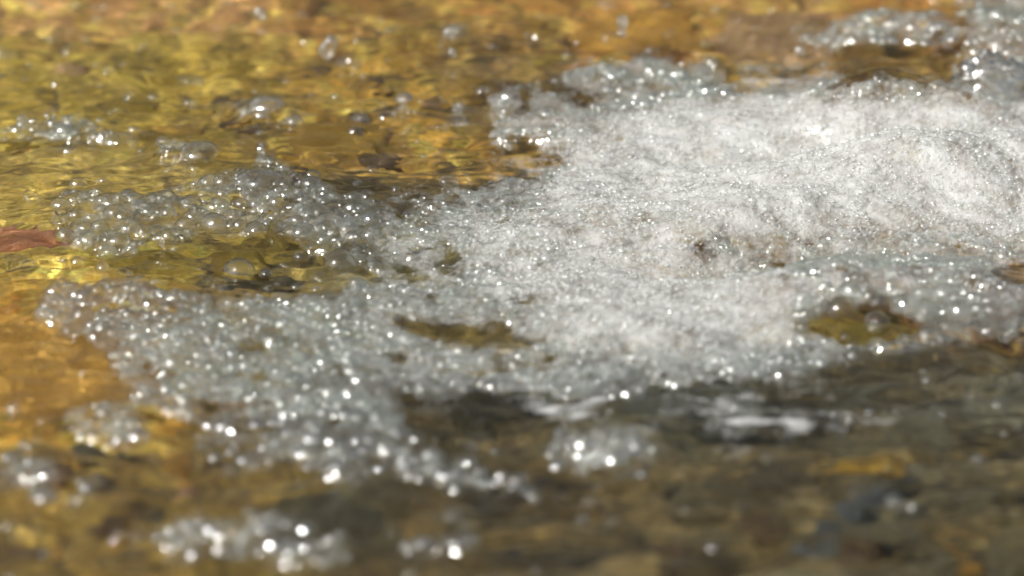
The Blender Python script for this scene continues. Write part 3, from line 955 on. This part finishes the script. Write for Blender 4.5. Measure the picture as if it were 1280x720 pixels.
for x0, x1, y0, y1, n, (ra, rb), lab, grp, where in CLUSTERS:
    k = 0
    items = []
    tries = 0
    while k < n and tries < 4000:
        tries += 1
        px, py = rnd.uniform(x0, x1), rnd.uniform(y0, y1)
        if rb > 5 and float(sample(bub, np.array([px]), np.array([py]))[0]) < 0.45: continue
        rp = rnd.uniform(ra, rb)
        items.append((px, py, rp, bubble(px, py, rp, lab, grp, 0.75)))
        k += 1; nb += 1
    rank_labels(items, 'blurred bubble' if y0 > 500 or y1 < 90 else 'clear bubble', where)
print('cluster bubbles', nb)

# ------------------------------------------------------------------ froth: tens of thousands of little bubbles
def dome_nodes(name, material, flat=0.75, subdiv=2):
    g = bpy.data.node_groups.new(name, 'GeometryNodeTree')
    g.interface.new_socket('Geometry', in_out='INPUT', socket_type='NodeSocketGeometry')
    g.interface.new_socket('Geometry', in_out='OUTPUT', socket_type='NodeSocketGeometry')
    N, L = g.nodes, g.links
    gi, go = N.new('NodeGroupInput'), N.new('NodeGroupOutput')
    ico = N.new('GeometryNodeMeshIcoSphere'); ico.inputs['Radius'].default_value = 1; ico.inputs['Subdivisions'].default_value = subdiv + 1
    pos = N.new('GeometryNodeInputPosition'); sep = N.new('ShaderNodeSeparateXYZ'); L.new(pos.outputs[0], sep.inputs[0])
    cmp = N.new('FunctionNodeCompare'); cmp.operation = 'LESS_THAN'; cmp.inputs[1].default_value = -0.35
    L.new(sep.outputs['Z'], cmp.inputs[0])
    dl = N.new('GeometryNodeDeleteGeometry'); L.new(ico.outputs['Mesh'], dl.inputs['Geometry']); L.new(cmp.outputs[0], dl.inputs['Selection'])
    sm = N.new('GeometryNodeSetShadeSmooth'); L.new(dl.outputs[0], sm.inputs['Geometry'])
    st = N.new('GeometryNodeSetMaterial'); st.inputs['Material'].default_value = material; L.new(sm.outputs[0], st.inputs['Geometry'])
    ip = N.new('GeometryNodeInstanceOnPoints'); L.new(gi.outputs[0], ip.inputs['Points']); L.new(st.outputs[0], ip.inputs['Instance'])
    sc = N.new('GeometryNodeInputNamedAttribute'); sc.data_type = 'FLOAT_VECTOR'; sc.inputs['Name'].default_value = 'size'
    L.new(sc.outputs['Attribute'], ip.inputs['Scale'])
    ro = N.new('GeometryNodeInputNamedAttribute'); ro.data_type = 'FLOAT_VECTOR'; ro.inputs['Name'].default_value = 'turn'
    L.new(ro.outputs['Attribute'], ip.inputs['Rotation'])
    L.new(ip.outputs[0], go.inputs[0])
    return g


def froth(name, x, y, r, lift, material, label, group=None):
    z = water_h(x, y)
    w, b, n, px, py = foam_maps(x, y, z)
    zz = z + 0.0005 + w * 0.0045 + lift
    me = bpy.data.meshes.new(name)
    me.vertices.add(len(x)); me.vertices.foreach_set('co', np.stack([x, y, zz], -1).astype(np.float32).ravel())
    k = rng.uniform(0.75, 1.3, (len(x), 3))
    attr(me, 'size', np.stack([r * k[:, 0], r * k[:, 1], r * 0.72 * k[:, 2]], -1), 'FLOAT_VECTOR')
    attr(me, 'turn', np.stack([rng.normal(0, 0.25, len(x)), rng.normal(0, 0.25, len(x)), rng.uniform(0, 6.28, len(x))], -1), 'FLOAT_VECTOR')
    o = link(name, me, material)
    md = o.modifiers.new('froth', 'NODES'); md.node_group = dome_nodes(name, material)
    tag(o, label, 'froth', group, 'stuff')
    return o


def size_at(px, py, w):
    """typical bubble radius (m) by place: coarse on the left raft and rims, fine in the white core"""
    r = np.full(np.shape(px), 0.0030)
    r = np.where(px < 450, 0.0042, r)
    r = np.where((px > 1000) & (py > 330), 0.0042, r)
    r = np.where(py > 500, 0.0048, r)
    r = np.where(py < 130, 0.0042, r)
    return r * (1 - 0.5 * sstep(0.45, 0.9, w))


def scatter(n, keep_fn):
    x = rng.uniform(-0.47, 0.50, n); y = rng.uniform(-0.64, 0.74, n)
    w, b, nn, px, py = foam_maps(x, y)
    p = keep_fn(w, b, nn, px, py)
    m = rng.random(n) < p
    for bx, by, br in BIGS:
        m &= (x - bx) ** 2 + (y - by) ** 2 > (0.8 * br) ** 2
    return x[m], y[m], w[m], px[m], py[m]


x, y, w, px, py = scatter(260000, lambda w, b, n, px, py: (sstep(0.5, 1.1, b + 0.55 * n + 0.3 * w) + 0.010) * 0.22 * (1 - sstep(.45, .65, w)) * (1 - 0.45 * sstep(480, 530, py)) * (1 - 0.5 * ((px > 1000) & (py > 340))) * (1 - 0.5 * ((px < 480) & (py > 190) & (py < 345))))
r = np.clip(size_at(px, py, w) * np.exp(rng.normal(-0.4, 0.5, len(x))), 0.0008, 0.009)
froth('froth', x, y, r, rng.uniform(-0.001, 0.003, len(x)), M_FROTH, 'countless tiny clear bubbles of the grey foam bands and rafts')
print('froth', len(x))
x, y, w, px, py = scatter(420000, lambda w, b, n, px, py: sstep(.38, .65, w) * sstep(0.2, 0.6, b) * 0.46)
r = np.clip(0.0012 * np.exp(rng.normal(-0.1, 0.5, len(x))), 0.0007, 0.004)
froth('white_froth', x, y, r, rng.uniform(-0.0012, 0.0018, len(x)), M_CORE, 'countless tiny bubbles packed tight in the white heart of the foam')
print('core', len(x))
x, y, w, px, py = scatter(30000, lambda w, b, n, px, py: (sstep(0.4, 1.1, b + 0.5 * n) + 0.02) * (1 - 0.9 * sstep(.4, .7, w)) * 0.40 * (1 - 0.3 * (py > 500)))
r = np.clip(size_at(px, py, w) * np.exp(rng.normal(0.25, 0.3, len(x))), 0.002, 0.011)
froth('froth', x, y, r, rng.uniform(0, 0.003, len(x)), M_BUB, 'clear middle sized bubbles riding loosely on the grey parts of the foam')
print('bubbles', len(x))

# droplets in the air, two standing in for reflections, and the splash lump
M_DROP = water_material('droplet_water', 0.0)
DROPS = [
    (410, 60, 9, 0.03, 'stretched drop of water flying above the golden shallows at upper left'),
    (561, 42, 7, 0.03, 'drop falling at the top, left of the middle'),
    (565, 66, 5, 0.02, 'drop standing in for the reflection of the one above, top left of the middle'),  # reflection of the drop above, built as a drop
    (778, 27, 7, 0.03, 'bright drop falling at the top edge right of the middle'),
    (777, 41, 5, 0.015, 'smaller drop standing in for the reflection of the bright drop at the top edge'),  # mirror image of the bright drop, modelled as another drop
    (324, 17, 7, 0.03, 'lone bright drop at the top edge above the upper left shallows'),
    (1225, 8, 7, 0.04, 'bright drop at the top edge in the right corner'),
    (1000, 64, 5, 0.02, 'small drop at the left end of the far froth'),
    (326, 188, 5, 0.02, 'drop above the broad mound bubble behind the left raft'),
]
def drop_mesh(seed):
    me = stone_mesh('droplet', seed, 1.0, 12)
    return me
for i, (px, py, rp, h, lab) in enumerate(DROPS):
    q = at(px, py, h)
    o = link('droplet', drop_mesh(700 + i), M_WET)
    r = rp / 1250.0
    o.location = q
    o.scale = (r, r * 0.9, r * (1.0 if i else 1.6))
    o.rotation_euler = (0, 0.5 if i == 0 else 0, 0)
    tag(o, lab, 'drop')
    water_ok = True

q = at(1238, 108, 0.012)
me = stone_mesh('water_splash', 801, 0.9, 24)
for v_ in me.vertices:
    n_ = float(noise(np.array([v_.co.x * 3 + 4]), np.array([v_.co.y * 3 + v_.co.z * 4]), 812)[0])
    v_.co *= 1 + 0.35 * n_
o = link('water_splash', me, M_WET)
o.location = q; o.scale = (0.032, 0.024, 0.028)
tag(o, 'glassy lump of splashing water behind the right end of the white foam', 'splash')
